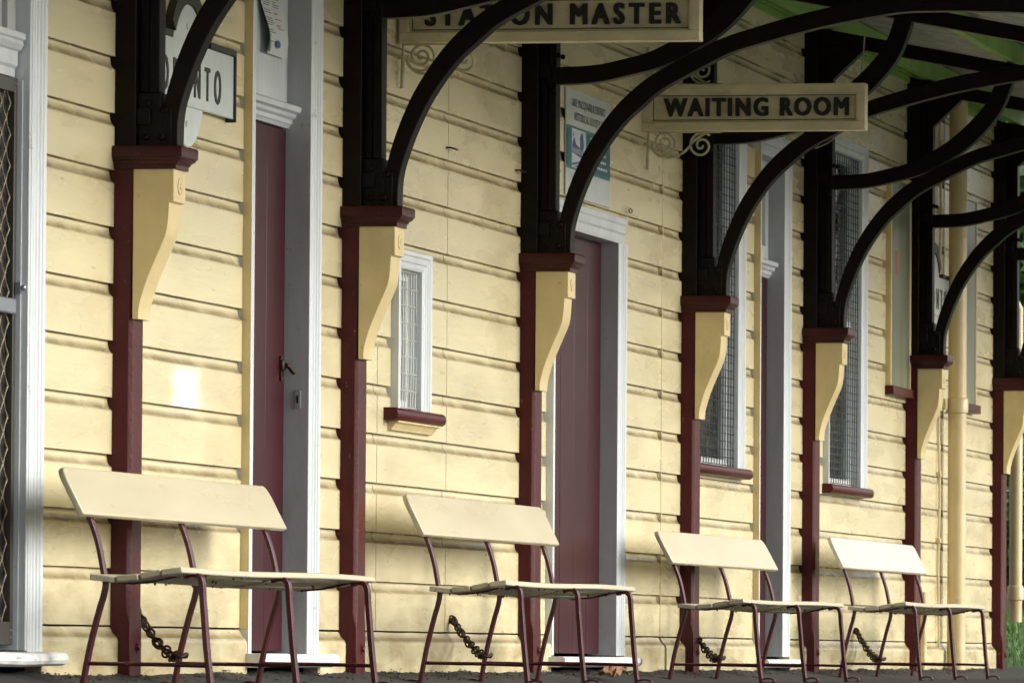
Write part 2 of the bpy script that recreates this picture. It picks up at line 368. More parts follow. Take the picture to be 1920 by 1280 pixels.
st_hi = [(.10, 2.815), (.318, 2.822), (.47, 2.85), (.61, 2.89), (.77, 2.975), (.865, 3.045), (.965, 3.14), (1.04, 3.235), (1.085, 3.345), (1.10, 3.42)]
def smooth_curve(c, n=4):
    out = []
    for i in range(len(c) - 1):
        p0 = c[max(0, i - 1)]; p1 = c[i]; p2 = c[i + 1]; p3 = c[min(len(c) - 1, i + 2)]
        for k in range(n):
            t = k / n
            out.append(tuple(0.5 * ((2 * p1[j]) + (-p0[j] + p2[j]) * t + (2 * p0[j] - 5 * p1[j] + 4 * p2[j] - p3[j]) * t * t + (-p0[j] + 3 * p1[j] - 3 * p2[j] + p3[j]) * t ** 3) for j in (0, 1)))
    out.append(c[-1]); return out
W = 0.172
def make_post():
    x0 = 0.0; x1 = W; xc = W / 2
    mb = MB()
    # chamfered lower shaft, square foot
    def sect(ch): return [(-.0, 0.0), (.075 - ch, 0.0), (.075, ch), (.075, W - ch), (.075 - ch, W), (0.0, W)]
    def ring(z, ch, rear=-.03): 
        s = [(rear, 0.0), (.075 - ch, 0.0), (.075, ch), (.075, W - ch), (.075 - ch, W), (rear, W)]
        return [(x, -u, z) for u, x in s]
    levels = [(-.03, .003), (.20, .003), (.26, .017), (1.316, .017), (1.86, .003), (3.63, .003)]
    o = 0; vs = []; fs = []
    for z, ch in levels: vs += ring(z, ch)
    k = 6
    for i in range(len(levels) - 1):
        for j in range(k): fs.append((i * k + j, i * k + (j + 1) % k, (i + 1) * k + (j + 1) % k, (i + 1) * k + j))
    fs += [tuple(range(k)), tuple(range((len(levels) - 1) * k, len(levels) * k))]
    mb.add(vs, fs)
    post = mb.build('post', M['maroon'], None, bevel=.0015)
    b = MB(); b.disc_bolt((xc + .02, -.075, .115), (0, -1, 0), .013, .012)
    b.tube([(xc + .02, -.0745, .115), (xc + .02, -.078, .115)], .022, 12)
    b.build('bolt', M['maroon'], post, smooth=True)
    # corbel below the cap
    cp = [(.074, 1.866), (.226, 1.866), (.226, 1.747), (.210, 1.745), (.207, 1.69), (.2, 1.635), (.184, 1.592), (.16, 1.537), (.140, 1.49), (.121, 1.441), (.107, 1.395), (.098, 1.355), (.096, 1.316), (.074, 1.316)]
    s = smooth_curve(cp[3:13], 3)
    prof = cp[:3] + s + cp[13:]
    c = MB(); c.prism_x(prof, -.003, W + .003)
    c.build('corbel', M['cream'], post, bevel=.0015)
    r = MB(); r.tube([(xc, -.2262, 1.806), (xc, -.2292, 1.806), (xc, -.2302, 1.806)], [.030, .030, .024], 20)
    r.tube([(xc, -.2300, 1.806), (xc, -.233, 1.806)], [.012, .010], 12)
    r.build('roundel', M['cream'], post, smooth=True)
    # cap: stepped moulding
    c = MB(); vs = []; fs = []
    lv = [(1.866, 0), (1.883, 0), (1.8835, .005), (1.889, .006), (1.895, .011), (1.900, .020), (1.909, .023), (1.9095, .028), (1.942, .029), (1.9495, .025)]
    for z, o in lv:
        a_, u_ = .013 + o, .236 + o
        vs += [(-a_, .012, z), (W + a_, .012, z), (W + a_, -u_, z), (-a_, -u_, z)]
    for i in range(len(lv) - 1):
        for q in range(4): fs.append((4 * i + q, 4 * i + (q + 1) % 4, 4 * i + 4 + (q + 1) % 4, 4 * i + 4 + q))
    fs += [(0, 1, 2, 3), tuple(4 * (len(lv) - 1) + q for q in (3, 2, 1, 0))]
    c.add(vs, fs)
    c.build('cap', M['maroon_cap'], post, bevel=.001)
    # dark timber and iron above the cap
    a0, a1 = .040, .140
    d = MB(); d.box(-.002, W + .002, -.02, .0785, 1.9495, 3.62)
    d.build('upper_shaft', M['dark'], post, bevel=.004)
    d = MB()
    d.box(a0 + .03, a1 - .03, .0785, .118, 2.149, 3.6)
    d.box(a0 + .01, a0 + .018, .0785, .118, 2.149, 3.6)
    d.box(a0, a1, .118, .156, 2.149, 3.6)
    d.build('bracket_stem', M['dark'], post, bevel=.004)
    d = MB(); d.box(a0 - .008, a1 + .008, .0788, .1655, 1.9495, 2.1485)
    d.box(a0 - .007, a1 + .007, .1655, .205, 1.9495, 2.1)
    for z in (2.03, 2.765):
        e = MB(); e.box(a0 - .022, a1 + .022, .074, .128, z, z + .062); e.build('clamp', M['dark'], post, bevel=.002)
    for (u, z) in ((.112, 1.985), (.170, 1.985), (.118, 2.11), (.182, 2.085), (.14, 2.71), (.165, 2.87)):
        for q, sg in ((a0 - .0075, -1), (a1 + .0075, 1)):
            if z > 2.5: q -= sg * .0075
            e = MB(); e.disc_bolt((q, -u, z), (sg, 0, 0), .0125, .014); e.build('bolt', M['dark'], post)
    d.build('fixing_plate', M['dark'], post, bevel=.002)
    d = MB(); d.ribbon(smooth_curve(arch_lo), smooth_curve(arch_hi), a0, a1)
    d.build('arched_brace', M['dark'], post, bevel=.005)
    d = MB(); d.ribbon(smooth_curve(st_lo), smooth_curve(st_hi), a0 + .003, a1 - .003)
    d.build('curved_strut', M['dark'], post, bevel=.005)
    d = MB(); d.prism_x([(.0, 3.585), (2.85, 3.044), (2.85, 3.124), (.0, 3.665)], a0 - .004, a1 + .004)
    d.build('rafter', M['dark'], post, bevel=.004)
    d = MB(); d.prism_x([(.150, 3.353), (.33, 3.5205), (.150, 3.555)], a0 + .005, a1 - .005)
    d.build('gusset', M['dark'], post, bevel=.004)
    return post
mk('maroon_cap', 'maroon_cap_paint', (0.045, 0.0036, 0.005), spec=.3, rough=0.35, var=0.3, vscale=8, bump=0.0015, bscale=60, chips=.5, chipcol=(.2, .12, .11), chipscale=25)
proto = make_post()
posts = []
for i, x in enumerate(PX):
    p = proto if i == 0 else copy_tree(proto)
    p.location = (x - 39, 0, 0); p.parent = bld; p.matrix_parent_inverse = Matrix()
    p['group'] = 'maroon wall posts carrying the awning brackets'
    posts.append(p)

# awning ---------------------------------------------------------------------------------------
def rtop(u): return 3.665 - .19 * u
mb = MB()
n = int((51.5 - WX0) / .0381)
vs = []; fs = []
us = (-.02, 1.0, 2.0, 2.95)
for i in range(n + 1):
    x = WX0 + i * .0381; h = .008 * (1 if i % 2 else -1)
    for u in us: vs.append((x, -u, rtop(u) + .14 + h)); 
    for u in us: vs.append((x, -u, rtop(u) + .146 + h))
for i in range(n):
    a = i * 8; b = a + 8
    for j in range(3): fs += [(a + j, a + j + 1, b + j + 1, b + j), (a + 4 + j, b + 4 + j, b + 5 + j, a + 5 + j)]
    fs += [(a, b, b + 4, a + 4), (a + 3, a + 7, b + 7, b + 3)]
mb.add(vs, fs); mb.build('awning_sheet', M['galv'], bld)
for u in (.155, 1.19, 2.2):
    mb = MB(); mb.box(WX0, 51.45, u - .05, u, rtop(u) + .011, rtop(u) + .128); mb.build('purlin', M['green'], bld, bevel=.003)
mb = MB()
mb.box(WX0, WX1, -.03, -.002, 3.72, 3.86); mb.box(WX0, WX1, -.03, .028, 3.664, 3.72); mb.box(WX0, WX1, .03, .055, 3.70, 3.79)
mb.box(WX0, WX1, -.012, .014, 3.62, 3.662)
mb.build('wall_plate', M['green'], bld, bevel=.003)
mb = MB(); mb.box(WX0, 51.5, 2.86, 2.89, 2.98, 3.22); mb.build('fascia', M['green'], bld, bevel=.003)
# main roof above the wall
mb = MB(); mb.prism_x([(.0, 3.87), (-1.2, 4.4), (-1.2, 4.3), (-.03, 3.75)], WX0, WX1 + .2); mb.build('roof', M['galv'], bld)

# door and window casings ----------------------------------------------------------------------
def cas_v(mb, xin, xout, z0, z1):
    """vertical architrave: thin at the opening, thick at the outer edge, with flutes"""
    d = 1 if xout > xin else -1; w = abs(xout - xin)
    pr = [(0, -.02), (0, .014), (.10, .017), (.13, .020), (.16, .017), (.30, .019), (.34, .024), (.38, .020), (.52, .023), (.56, .029), (.60, .024), (.74, .027), (.78, .033), (.84, .030), (1, .034), (1, -.02)]
    k = len(pr); vs = []
    for z in (z0, z1): vs += [(xin + d * t * w, -u, z) for t, u in pr]
    mb.add(vs, [tuple(range(k)), tuple(range(k, 2 * k))] + [(j, (j + 1) % k, (j + 1) % k + k, j + k) for j in range(k)])
def cas_h(mb, x0, x1, zin, zout):
    w = zout - zin
    pr = [(-.02, zin), (.0135, zin), (.018, zin + .12 * w), (.021, zin + .35 * w), (.027, zin + .42 * w), (.023, zin + .5 * w), (.027, zin + .72 * w), (.033, zin + .8 * w), (.0335, zout), (-.02, zout)]
    mb.prism_x(pr, x0, x1)
def door(xo0, xi0, xi1, xo1, ztop, leaf_u, rail=True, label=None, seam=None, transom='panel', head=2.23):
    z0 = .095
    leaftop = head if rail else ztop
    def leaf(mb, a, b):
        n = max(2, round((b - a) / .33)); pr = [(a, leaf_u - .04), (a, leaf_u)]
        for i in range(1, n):
            x = a + (b - a) * i / n + .006 * math.sin(i * 5.1); pr += [(x - .002, leaf_u), (x, leaf_u - .0025), (x + .002, leaf_u)]
        pr += [(b, leaf_u), (b, leaf_u - .04)]; k = len(pr)
        mb.add([(x, -u, z) for z in (z0 + .01, leaftop - .004) for x, u in pr], [tuple(range(k)), tuple(range(k, 2 * k))] + [(j, (j + 1) % k, (j + 1) % k + k, j + k) for j in range(k)])
    mb = MB(); leaf(mb, xi0 + .012, xi1 - .012)
    if seam:
        mb = MB(); leaf(mb, xi0 + .012, seam - .005); leaf(mb, seam + .005, xi1 - .012)
        mb.box(seam - .005, seam + .005, leaf_u - .036, leaf_u - .03, z0 + .01, leaftop - .004)
    # board lines and a low rail worked into the leaf
    d = mb.build('door', M['maroon_door'], bld, bevel=.002)
    if label: d['label'] = label
    mb = MB()
    zb = -.0
    cas_v(mb, xi0, xo0, z0, ztop); cas_v(mb, xi1, xo1, z0, ztop); cas_h(mb, xo0 - .004, xo1 + .004, ztop, ztop + .12)
    mb.build('casing', M['white'], d)
    mb = MB()
    for (a, b) in ((xi0 - .05, xi0 + .0005), (xi1 - .0005, xi1 + .05)): mb.box(a, b, leaf_u - .06, .0125, z0, ztop)
    mb.box(xi0, xi1, leaf_u - .06, .0125, ztop - .0005, ztop + .04)
    mb.build('jamb', M['reveal'], d, bevel=.0015)
    return d
# door 2 (maroon door by the station name sign)
def transom_rail(d, x0, x1, z, leaf_u):
    mb = MB()
    pr = [(leaf_u - .05, z), (leaf_u + .010, z), (leaf_u + .016, z + .012), (leaf_u + .024, z + .018), (leaf_u + .026, z + .034), (leaf_u + .040, z + .042), (leaf_u + .044, z + .056), (leaf_u + .060, z + .064), (leaf_u + .063, z + .084), (leaf_u + .050, z + .092), (leaf_u - .05, z + .096)]
    mb.prism_x(pr, x0 + .001, x1 - .001); return mb.build('transom_rail', M['white'], d, bevel=.001)
d2 = door(29.53, 29.66, 30.64, 30.77, 2.86, -.088, head=2.225)
transom_rail(d2, 29.66, 30.64, 2.228, -.088)
mb = MB(); mb.box(29.66, 30.64, -.11, -.085, 2.32, 2.86)
# curved stop at the foot of the panel
mb.build('transom_panel', M['white'], d2, bevel=.002)
h = MB()
h.tube([(30.565, .088, 1.262), (30.565, .074, 1.262), (30.565, .068, 1.262)], [.026, .026, .018], 14)
h.tube([(30.565, .075, 1.262), (30.565, .058, 1.262), (30.572, .052, 1.256), (30.60, .040, 1.232)], [.010, .010, .010, .009], 10)
h.box(30.545, 30.585, -.087, -.08, 1.20, 1.30)
h.build('handle', M['rust'], d2, smooth=True)
h = MB(); h.box(30.632, 30.6385, -.044, -.020, 1.09, 1.165); h.build('strike_plate', M['steel2'], d2, bevel=.001)
h = MB(); h.box(30.6305, 30.633, -.036, -.028, 1.112, 1.142); h.build('keyhole', M['black'], d2)
# door 3, pair of plain leaves
d3 = door(35.685, 35.815, 37.42, 37.55, 2.125, -.072, rail=False, seam=36.39, label='pair of plain maroon leaves with a dark joint between them')
m_ = MB(); m_.box(29.527, 29.5295, .0, .0345, .19, 2.98); m_.build('edge_strip', M['cream'], d2)
# door 4 with glazed transom
d4 = door(41.485, 41.615, 42.40, 42.53, 2.84, -.082, head=2.19)
transom_rail(d4, 41.615, 42.40, 2.193, -.082)
mb = MB()
for (a, b, c_, e) in ((41.615, 41.68, 2.30, 2.84), (42.31, 42.40, 2.30, 2.84), (41.68, 42.31, 2.30, 2.37), (41.68, 42.31, 2.78, 2.84)): mb.box(a, b, -.11, -.078, c_, e)
mb.box(41.68, 42.31, -.106, -.10, 2.37, 2.78)
mb.build('transom_window', M['white'], d4, bevel=.003)
m_ = MB(); m_.box(41.482, 41.4845, .0, .0345, .19, 2.96); m_.build('edge_strip', M['cream'], d4)
# left door: security screen
mb = MB()
X0, X1 = 25.16, 26.236
mb.box(X1 - .036, X1, -.055, -.03, .12, 2.105); mb.box(X0, X0 + .045, -.055, -.03, .12, 2.105)
mb.box(X0 + .045, X1 - .036, -.055, -.03, 2.055, 2.105); mb.box(X0 + .045, X1 - .036, -.055, -.03, .12, .20)
d1 = mb.build('door', M['bronze'], bld, bevel=.002); d1['label'] = 'security screen door with brown metal frame and diamond grille'
mb = MB(); mb.box(X0 + .045, X1 - .036, -.058, -.056, .2, 2.055); mb.build('fly_screen', M['black'], d1)
mb = MB()
dx, dz = .115, .11
ncol = int((X1 - X0 - .08) / (dx / 2))
zz = .2
j = 0
while zz < 2.05:
    for i in range(ncol):
        x = X0 + .045 + i * dx / 2
        if (i + j) % 2 == 0: a, b = (x, zz), (x + dx / 2, zz + dz / 2)
        else: a, b = (x + dx / 2, zz), (x, zz + dz / 2)
        mb.tube([(a[0], .043, a[1]), ((a[0] + b[0]) / 2, .043, (a[1] + b[1]) / 2), (b[0], .043, b[1])], [.0048, .0022, .0048], 5, cap=False)
    zz += dz / 2; j += 1
mb.build('diamond_grille', M['grille'], d1)
mb = MB(); mb.box(X1 - .30, X1 - .055, -.035, -.012, 1.275, 1.33); mb.build('lock', M['steel'], d1, bevel=.006)
mb = MB(); mb.box(26.215, 26.243, -.028, -.006, 1.35, 1.39); mb.disc_bolt((26.225, .006, 1.37), (0, -1, 0), .012, .016); mb.build('latch', M['steel'], d1, bevel=.002)
mb = MB()
for q, z in ((X1 - .03, 2.085), (X1 - .015, 2.085), (X1 - .03, 2.07), (X1 - .03, .17), (X1 - .03, .145), (X1 - .012, .17), (X1 - .012, .145)): mb.disc_bolt((q, .03, z), (0, -1, 0), .0035, .003)
mb.build('rivet', M['steel'], d1)
mb = MB(); cas_v(mb, 26.27, 26.40, .095, 3.0); cas_v(mb, 25.18, 25.05, .095, 3.0); mb.build('casing', M['white'], d1)
mb = MB(); mb.box(26.245, 26.2705, -.09, .0125, .1, 3.0); mb.box(26.238, 26.245, -.09, -.012, .1, 2.10)
mb.build('jamb', M['white'], d1, bevel=.002)
mb = MB(); mb.prism_x([(-.09, 2.11), (-.04, 2.11), (-.04, 2.14), (-.03, 2.15), (-.03, 2.20), (-.018, 2.205), (-.008, 2.222), (-.012, 2.236), (-.002, 2.242), (-.002, 2.262), (-.015, 2.268), (-.09, 2.272)], 25.18, 26.235)
mb.build('transom_rail', M['white'], d1, bevel=.001)
mb = MB(); mb.box(25.18, 26.13, -.09, -.06, 2.272, 3.0); mb.box(26.13, 26.245, -.09, -.04, 2.272, 3.0); mb.build('transom_panel', M['reveal'], d1, bevel=.002)
# thresholds
def threshold(d, x0, x1, u1, z0, z1, m='step', rnd=.012):
    mb = MB()
    pr = [(-.08, z0), (u1 - .03, z0), (u1 - .008, z0 + .008), (u1, z0 + .02), (u1, z1 - rnd), (u1 - rnd * .4, z1 - rnd * .3), (u1 - rnd, z1), (-.08, z1)]
    mb.prism_x(pr, x0, x1, n=8, wob=.003); return mb.build('threshold', M[m], d)
threshold(d1, 25.0, 26.42, .125, .045, .094, rnd=.02)
threshold(d2, 29.50, 30.82, .11, .040, .094)
threshold(d3, 35.62, 37.62, .11, .040, .088)
threshold(d4, 41.44, 42.58, .10, .034, .080)

def window(x0, x1, z0, z1, grid, wire, sillmat='maroon', nice=False, wr=.0028, label=None, cdark=False):
    """outer casing bounds"""
    c = .125
    mb = MB()
    cas_v(mb, x0 + c, x0, z0, z1 - .0); cas_v(mb, x1 - c, x1, z0, z1 - .0)
    cas_h(mb, x0 - .001, x1 + .001, z1 - .075, z1)
    w = mb.build('window', M['white'], bld)
    if label: w['label'] = label
    a, b = x0 + c, x1 - c
    mb = MB()
    t = z1 - .075
    mb.box(a - .03, a + .0005, -.10, .012, z0, t); mb.box(b - .0005, b + .03, -.10, .012, z0, t); mb.box(a, b, -.10, .012, t - .0005, t + .03); 
    mb.box(a, a + .035, -.075, -.045, z0, t); mb.box(b - .035, b, -.075, -.045, z0, t); mb.box(a + .035, b - .035, -.075, -.045, t - .04, t); mb.box(a + .035, b - .035, -.075, -.045, z0, z0 + .045)
    if z1 - z0 > 1.5: mb.box(a + .035, b - .035, -.075, -.045, (z0 + t) / 2 - .02, (z0 + t) / 2 + .02)
    mb.build('sash', M['white'], w, bevel=.002)
    mb = MB(); mb.box(a + .03, b - .03, -.062, -.058, z0 + .02, t - .02); mb.build('pane', M['glass'], w)
    # curtain in folds
    mb = MB(); vs = []; fs = []; nn = int((b - a) / .012)
    for i in range(nn + 1):
        x = a + (b - a) * i / nn; f = .096 + .018 * math.sin(x * 62) + .01 * math.sin(x * 23 + 1)
        vs += [(x, f, z0 + .02), (x, f, t - .02), (x, f + .002, z0 + .02), (x, f + .002, t - .02)]
    for i in range(nn):
        q = 4 * i
        if cdark and abs((i / nn) - .52) < .13: continue
        fs += [(q, q + 1, q + 5, q + 4), (q + 2, q + 6, q + 7, q + 3)]
    mb.add(vs, fs); mb.build('curtain', M['curtain'], w)
    mb = MB(); gx, gz = grid
    k = int((b - a) / gx)
    for i in range(k + 1):
        x = a + .004 + (b - a - .008) * i / k; R_ = random.Random(i); mb.tube([(x + R_.uniform(-.006, .006), .012, z0 + .01), (x + R_.uniform(-.008, .008), .009, (z0 + t) / 2), (x + R_.uniform(-.006, .006), .012, t - .005)], wr, 5)
    k = int((t - z0) / gz)
    for i in range(k + 1):
        z = z0 + .012 + (t - z0 - .02) * i / k; mb.tube([(a, .0075, z), (b, .0075, z)], wr, 5)
    mb.build('grille', M[wire], w)
    mb = MB()
    mb.prism_x([(-.08, z0 - .055), (.05, z0 - .055), (.062, z0 - .045), (.066, z0 - .028), (.062, z0 - .010), (.05, z0 - .001), (-.08, z0 - .001)], x0 - .14 if nice else x0 - .03, x1 + .16 if nice else x1 + .07)
    mb.build('sill', M[sillmat], w, bevel=.003)
    if nice:
        mb = MB(); mb.prism_x([(-.01, z0 - .095), (.018, z0 - .095), (.022, z0 - .085), (.030, z0 - .078), (.036, z0 - .068), (.05, z0 - .062), (.05, z0 - .0555), (-.01, z0 - .0555)], x0 - .06, x1 + .10)
        mb.build('apron', M['cream'], w, bevel=.002)
    return w
window(32.255, 32.94, 1.145, 1.825, (.053, .075), 'wire_light', nice=True, label='small ticket window with pale wire grille and moulded apron')
window(39.45, 41.03, 1.10, 3.10, (.082, .042), 'wire_dark', cdark=True)
window(43.86, 45.30, 1.09, 3.10, (.082, .042), 'wire_dark', cdark=True)
# notice cases let into the wall
def notice_case(x0, x1, z0, z1, label):
    e = MB(); e.box(x0, x0 + .03, -.05, .034, z0, z1); e.box(x1 - .03, x1, -.05, .034, z0, z1); e.box(x0 + .03, x1 - .03, -.05, .034, z1 - .03, z1)
    o = e.build('notice_case', M['cream'], None, bevel=.003); tag(o, label, 'notice case')
    m = MB(); m.box(x0 + .03, x1 - .03, -.02, .008, z0, z1 - .03); m.build('backing', M['backing'], o)
    m = MB(); m.box(x0 + .032, x1 - .032, .0225, .0255, z0, z1 - .032); m.build('pane', M['dusty_reflect'], o)
    m = MB(); m.box(x0 + .03, x0 + .04, .018, .030, z0, z1 - .03); m.box(x1 - .04, x1 - .03, .018, .030, z0, z1 - .03); m.build('bead', M['white'], o)
    m = MB(); m.box(x0 - .02, x1 + .04, -.02, .055, z0 - .055, z0 - .001); m.build('sill', M['maroon'], o, bevel=.004)
    return o
mk('dusty_reflect', 'dusty_perspex_reflection', (0.19, 0.20, 0.13), rough=0.35, var=0.35, vscale=6, stretch=(.6, 1, .12), dirt=.4, dcol=(.33, .34, .26), dscale=(3, 3, .6))  # grey-green reflection painted into the pane colour, with dust streaks
mk('backing', 'grey_green_felt', (0.16, 0.165, 0.12), rough=0.9, var=0.2, vscale=5, stretch=(1, 1, .3))
nc = notice_case(46.21, 47.03, 1.735, 3.02, 'grey-green glazed notice case with cream frame and maroon sill beside the far grilled window')
m = MB()
m.box(46.42, 46.50, .0260, .0268, 2.42, 2.56); m.build('notice', M['ink_red'], nc)
notice_case(49.2, 49.93, 1.735, 3.08, 'narrow glazed notice case half hidden behind the thick cream downpipe')
# hooks in the wall
mb = MB()
for (x, z) in ((33.36, 2.33), (34.9, 2.326)): mb.tube([(x, .0, z), (x, -.02, z), (x + .05, -.035, z - .004), (x + .10, -.03, z - .004)], .0045, 6)
c = Vector((37.70, -.02, 2.30)); mb.tube([c + Vector((.045 * math.cos(t * .7), 0, .010 * math.sin(t * .7))) for t in range(9)], .003, 6)
mb.build('hook', M['black'], bld)

# ------------------------------------------------------------------ hanging signs
def hanging_sign(X, u0, u1, z0, z1, text, ta, tb, tz, label, tilt=0.0):
    root = empty('hanging_sign', (X, 0, z0)); tag(root, label, 'sign', 'signs projecting from the wall')
    t = .09; a, b = X, X + t
    mb = MB(); mb.box(a + .03, b - .03, u0 + .03, u1 - .03, z0 + .03, z1 - .03); mb.build('board', M['sign'], root)
    mb = MB(); fw = .052
    mb.box(a, b, u0, u1, z0, z0 + fw - .006); mb.box(a, b, u0, u1, z1 - fw + .006, z1)
    mb.box(a + .0004, b - .0004, u0 + .0004, u0 + fw - .01, z0 + fw - .006, z1 - fw + .006); mb.box(a + .0004, b - .0004, u1 - fw + .01, u1 - .0004, z0 + fw - .006, z1 - fw + .006)
    mb.build('frame', M['sign'], root, bevel=.003)
    mb = MB()
    for (p, q, r, s) in ((u0 + .042, u1 - .042, z0 + .046, z0 + .054), (u0 + .042, u1 - .042, z1 - .054, z1 - .046), (u0 + .042, u0 + .051, z0 + .054, z1 - .054), (u1 - .051, u1 - .042, z0 + .054, z1 - .054)):
        mb.box(a + .014, b - .014, p, q, r, s)
    mb.build('bead', M['sign'], root, bevel=.002)
    mb = MB()
    for (p, q, r, s) in ((u0 + .053, u1 - .053, z0 + .0545, z0 + .0585), (u0 + .053, u1 - .053, z1 - .0585, z1 - .0545), (u0 + .0515, u0 + .055, z0 + .0545, z1 - .0545), (u1 - .055, u1 - .0515, z0 + .0545, z1 - .0545)):
        mb.box(a + .027, a + .035, p, q, r, s)
    mb.build('border_shade', M['shade_line'], root)  # thin dark strips painting in the shadow gap inside the bead
    mb = MB()
    for q, (ox, oz) in enumerate(((0, 0), (.005, .0), (-.005, 0), (0, .003), (0, -.003), (.005, .003), (-.005, -.003), (.005, -.003), (-.005, .003))):
        text_into(mb, text, tz[1], tb - ta, lambda x, y, z: (a + .026 - z - q * .0002, -(ta + x + ox), tz[0] + y + oz), depth=.006, xs=.84)
    mb.build('lettering', M['black'], root)
    # scroll iron brackets
    def scroll(zs, sg):
        mb = MB()
        xc = X + t / 2
        pts = []
        cu, cz = .105, zs - sg * .055        # wall-side spiral
        for k in range(46):
            th = k * .30; r = .008 + .0042 * k * .30
            pts.append((xc, -(cu + r * math.cos(th + 1.2)), cz - sg * r * math.sin(th + 1.2)))
        mb.tube(pts, .0062, 6)
        # sweep: from wall down round and up to the frame
        sw = smooth_curve([(.045, zs - sg * .05), (.048, zs - sg * .09), (.09, zs - sg * .125), (.15, zs - sg * .128), (.21, zs - sg * .10), (.26, zs - sg * .045), (.31, zs - sg * .012)], 5)
        mb.tube([(xc, -p[0], p[1]) for p in sw], .0065, 6)
        pts = []
        for k in range(40):
            th = k * .30; r = .006 + .0052 * k * .30
            pts.append((xc, -(.245 + .05 + r * math.cos(th)), zs - sg * (.07 - 0) - sg * r * math.sin(th) * 1.0))
        mb.tube(pts, .0062, 6)
        mb.tube([(xc, -.025, zs + .0), (xc, -.020, zs - sg * .19)], [.006, .009], 8)
        mb.tube([(xc, -.03, zs - sg * .004), (xc, -.40, zs - sg * .004)], .0035, 6)
        mb.tube([(xc, -.002, zs - sg * .06), (xc, -.028, zs - sg * .06)], .006, 6)
        o = mb.build('scroll_bracket', M['scroll'], root, smooth=True)
    scroll(z0, 1); scroll(z1, -1)
    return root
s1 = hanging_sign(32.3, .015, 1.322, 2.709, 2.944, 'STATION MASTER', .128, 1.233, (2.786, .088), 'hanging cream sign with raised black letters reading STATION MASTER, cut by top of photo')
s2 = hanging_sign(38.10, .0, 1.132, 2.722, 2.957, 'WAITING ROOM', .112, 1.042, (2.800, .090), 'hanging cream sign reading WAITING ROOM in black letters')

# ------------------------------------------------------------------ station name signs (enamel bar over disc)
def name_sign(cx, cz, label):
    root = empty('station_name_sign', (cx, 0, cz)); tag(root, label, 'sign', 'station name signs on the wall')
    def ringprof(r, n=48, dz=0): return [(cx + r * math.cos(2 * math.pi * i / n), cz + dz + r * math.sin(2 * math.pi * i / n)) for i in range(n)]
    mb = MB(); mb.prism_y(ringprof(.27), .020, .026); mb.build('disc', M['enamel'], root)
    mb = MB(); k = 48
    # raised dark timber rim over the top half
    for i in range(0, 24):
        t0, t1 = .60 + (math.pi - 1.2) * i / 24, .60 + (math.pi - 1.2) * (i + 1) / 24
        q = [(cx + r * math.cos(t), cz + r * math.sin(t)) for r, t in ((.272, t0), (.335, t0), (.335, t1), (.272, t1))]
        mb.prism_y(q, .003, .034)
    mb.build('rim', M['frame_black'], root)
    mb = MB(); mb.box(cx - .81, cx + .705, .022, .034, cz - .118, cz + .125); mb.build('name_bar', M['enamel'], root, bevel=.002)
    mb = MB()
    mb.box(cx - .825, cx - .30, .002, .044, cz + .126, cz + .150); mb.box(cx + .30, cx + .720, .002, .044, cz + .126, cz + .150); mb.box(cx + .7055, cx + .720, .002, .044, cz - .13, cz + .126); mb.box(cx - .825, cx - .8105, .002, .044, cz - .13, cz + .126)
    mb.build('frame', M['frame_black'], root, bevel=.003)
    mb = MB()
    for q, ox in enumerate((0, .008, -.008)): text_into(mb, 'TORONTO', .135, 1.09, lambda x, y, z: (cx - .60 + x + ox, -.0345 - z - q * .0003, cz - .078 + y), depth=.001, xs=.72)
    mb.build('lettering', M['black'], root)
    mb = MB()
    for z in (.185, -.185): mb.tube([(cx - .02, -.026, cz + z), (cx - .02, -.031, cz + z)], .012, 12)
    mb.build('screw', M['enamel'], root)
    return root
name_sign(28.50, 2.285, 'white enamel TORONTO name sign with disc behind the nearest post')
name_sign(48.02, 2.36, 'distant white enamel TORONTO name sign peeping out left of the thick downpipe')

# ------------------------------------------------------------------ historical society sign
X0, X1, Z0, Z1 = 36.07, 37.19, 2.285, 2.795
mb = MB(); mb.box(X0, X1, .004, .010, Z0, Z1); hs = mb.build('society_sign', M['enamel'], None)
tag(hs, 'white and teal historical society sign on the boards above the double maroon door', 'sign')
mb = MB(); mb.box(X0 + .001, X1 - .001, .0103, .0106, 2.415, 2.622); mb.build('teal_band', M['teal'], hs)
mb = MB(); mb.box(X0 + .54, X1 - .001, .0109, .0112, 2.43, 2.607); mb.box(X0 + .001, X0 + .06, .0109, .0112, 2.43, 2.607); mb.build('dark_panel', M['teal_dark'], hs)
mb = MB(); mb.box(X0 + .14, X0 + .49, .0109, .0112, 2.425, 2.612); mb.build('picture', M['sky_print'], hs)
mb = MB()
# generic drawing: a low building with gables, a tree and tracks
bx = X0 + .15
for q in ([(0, .07), (.0, .115), (.05, .15), (.09, .115), (.30, .085), (.30, .05)], [(.0, .02), (.30, .048), (.30, .04), (.0, .008)], [(.05, .006), (.33, .040), (.33, .032), (.09, .004)], [(.2, .09), (.19, .15), (.22, .178), (.27, .17), (.29, .12), (.27, .088)], [(.02, .15), (.02, .165), (.035, .165), (.035, .15)]):
    mb.prism_y([(bx + a, 2.425 + b) for a, b in q], .0114, .0116)
mb.build('drawing', M['sketch'], hs)
mb = MB()
for i in range(5): mb.box(bx + .03 + i * .05, bx + .05 + i * .05, .0118, .0119, 2.495 + .0, 2.52)
mb.build('drawing_windows', M['sky_print'], hs)
mb = MB()
pl_ = lambda x0, z: (lambda x, y, zz: (x0 + x, -.0112 - zz, z + y))
text_into(mb, 'LAKE MACQUARIE & DISTRICT', .040, .86, pl_(X0 + .13, 2.718))
text_into(mb, 'LAKE MACQUARIE & DISTRICT', .040, .86, pl_(X0 + .134, 2.7185))
text_into(mb, 'HISTORICAL SOCIETY INC.', .040, .80, pl_(X0 + .20, 2.653))
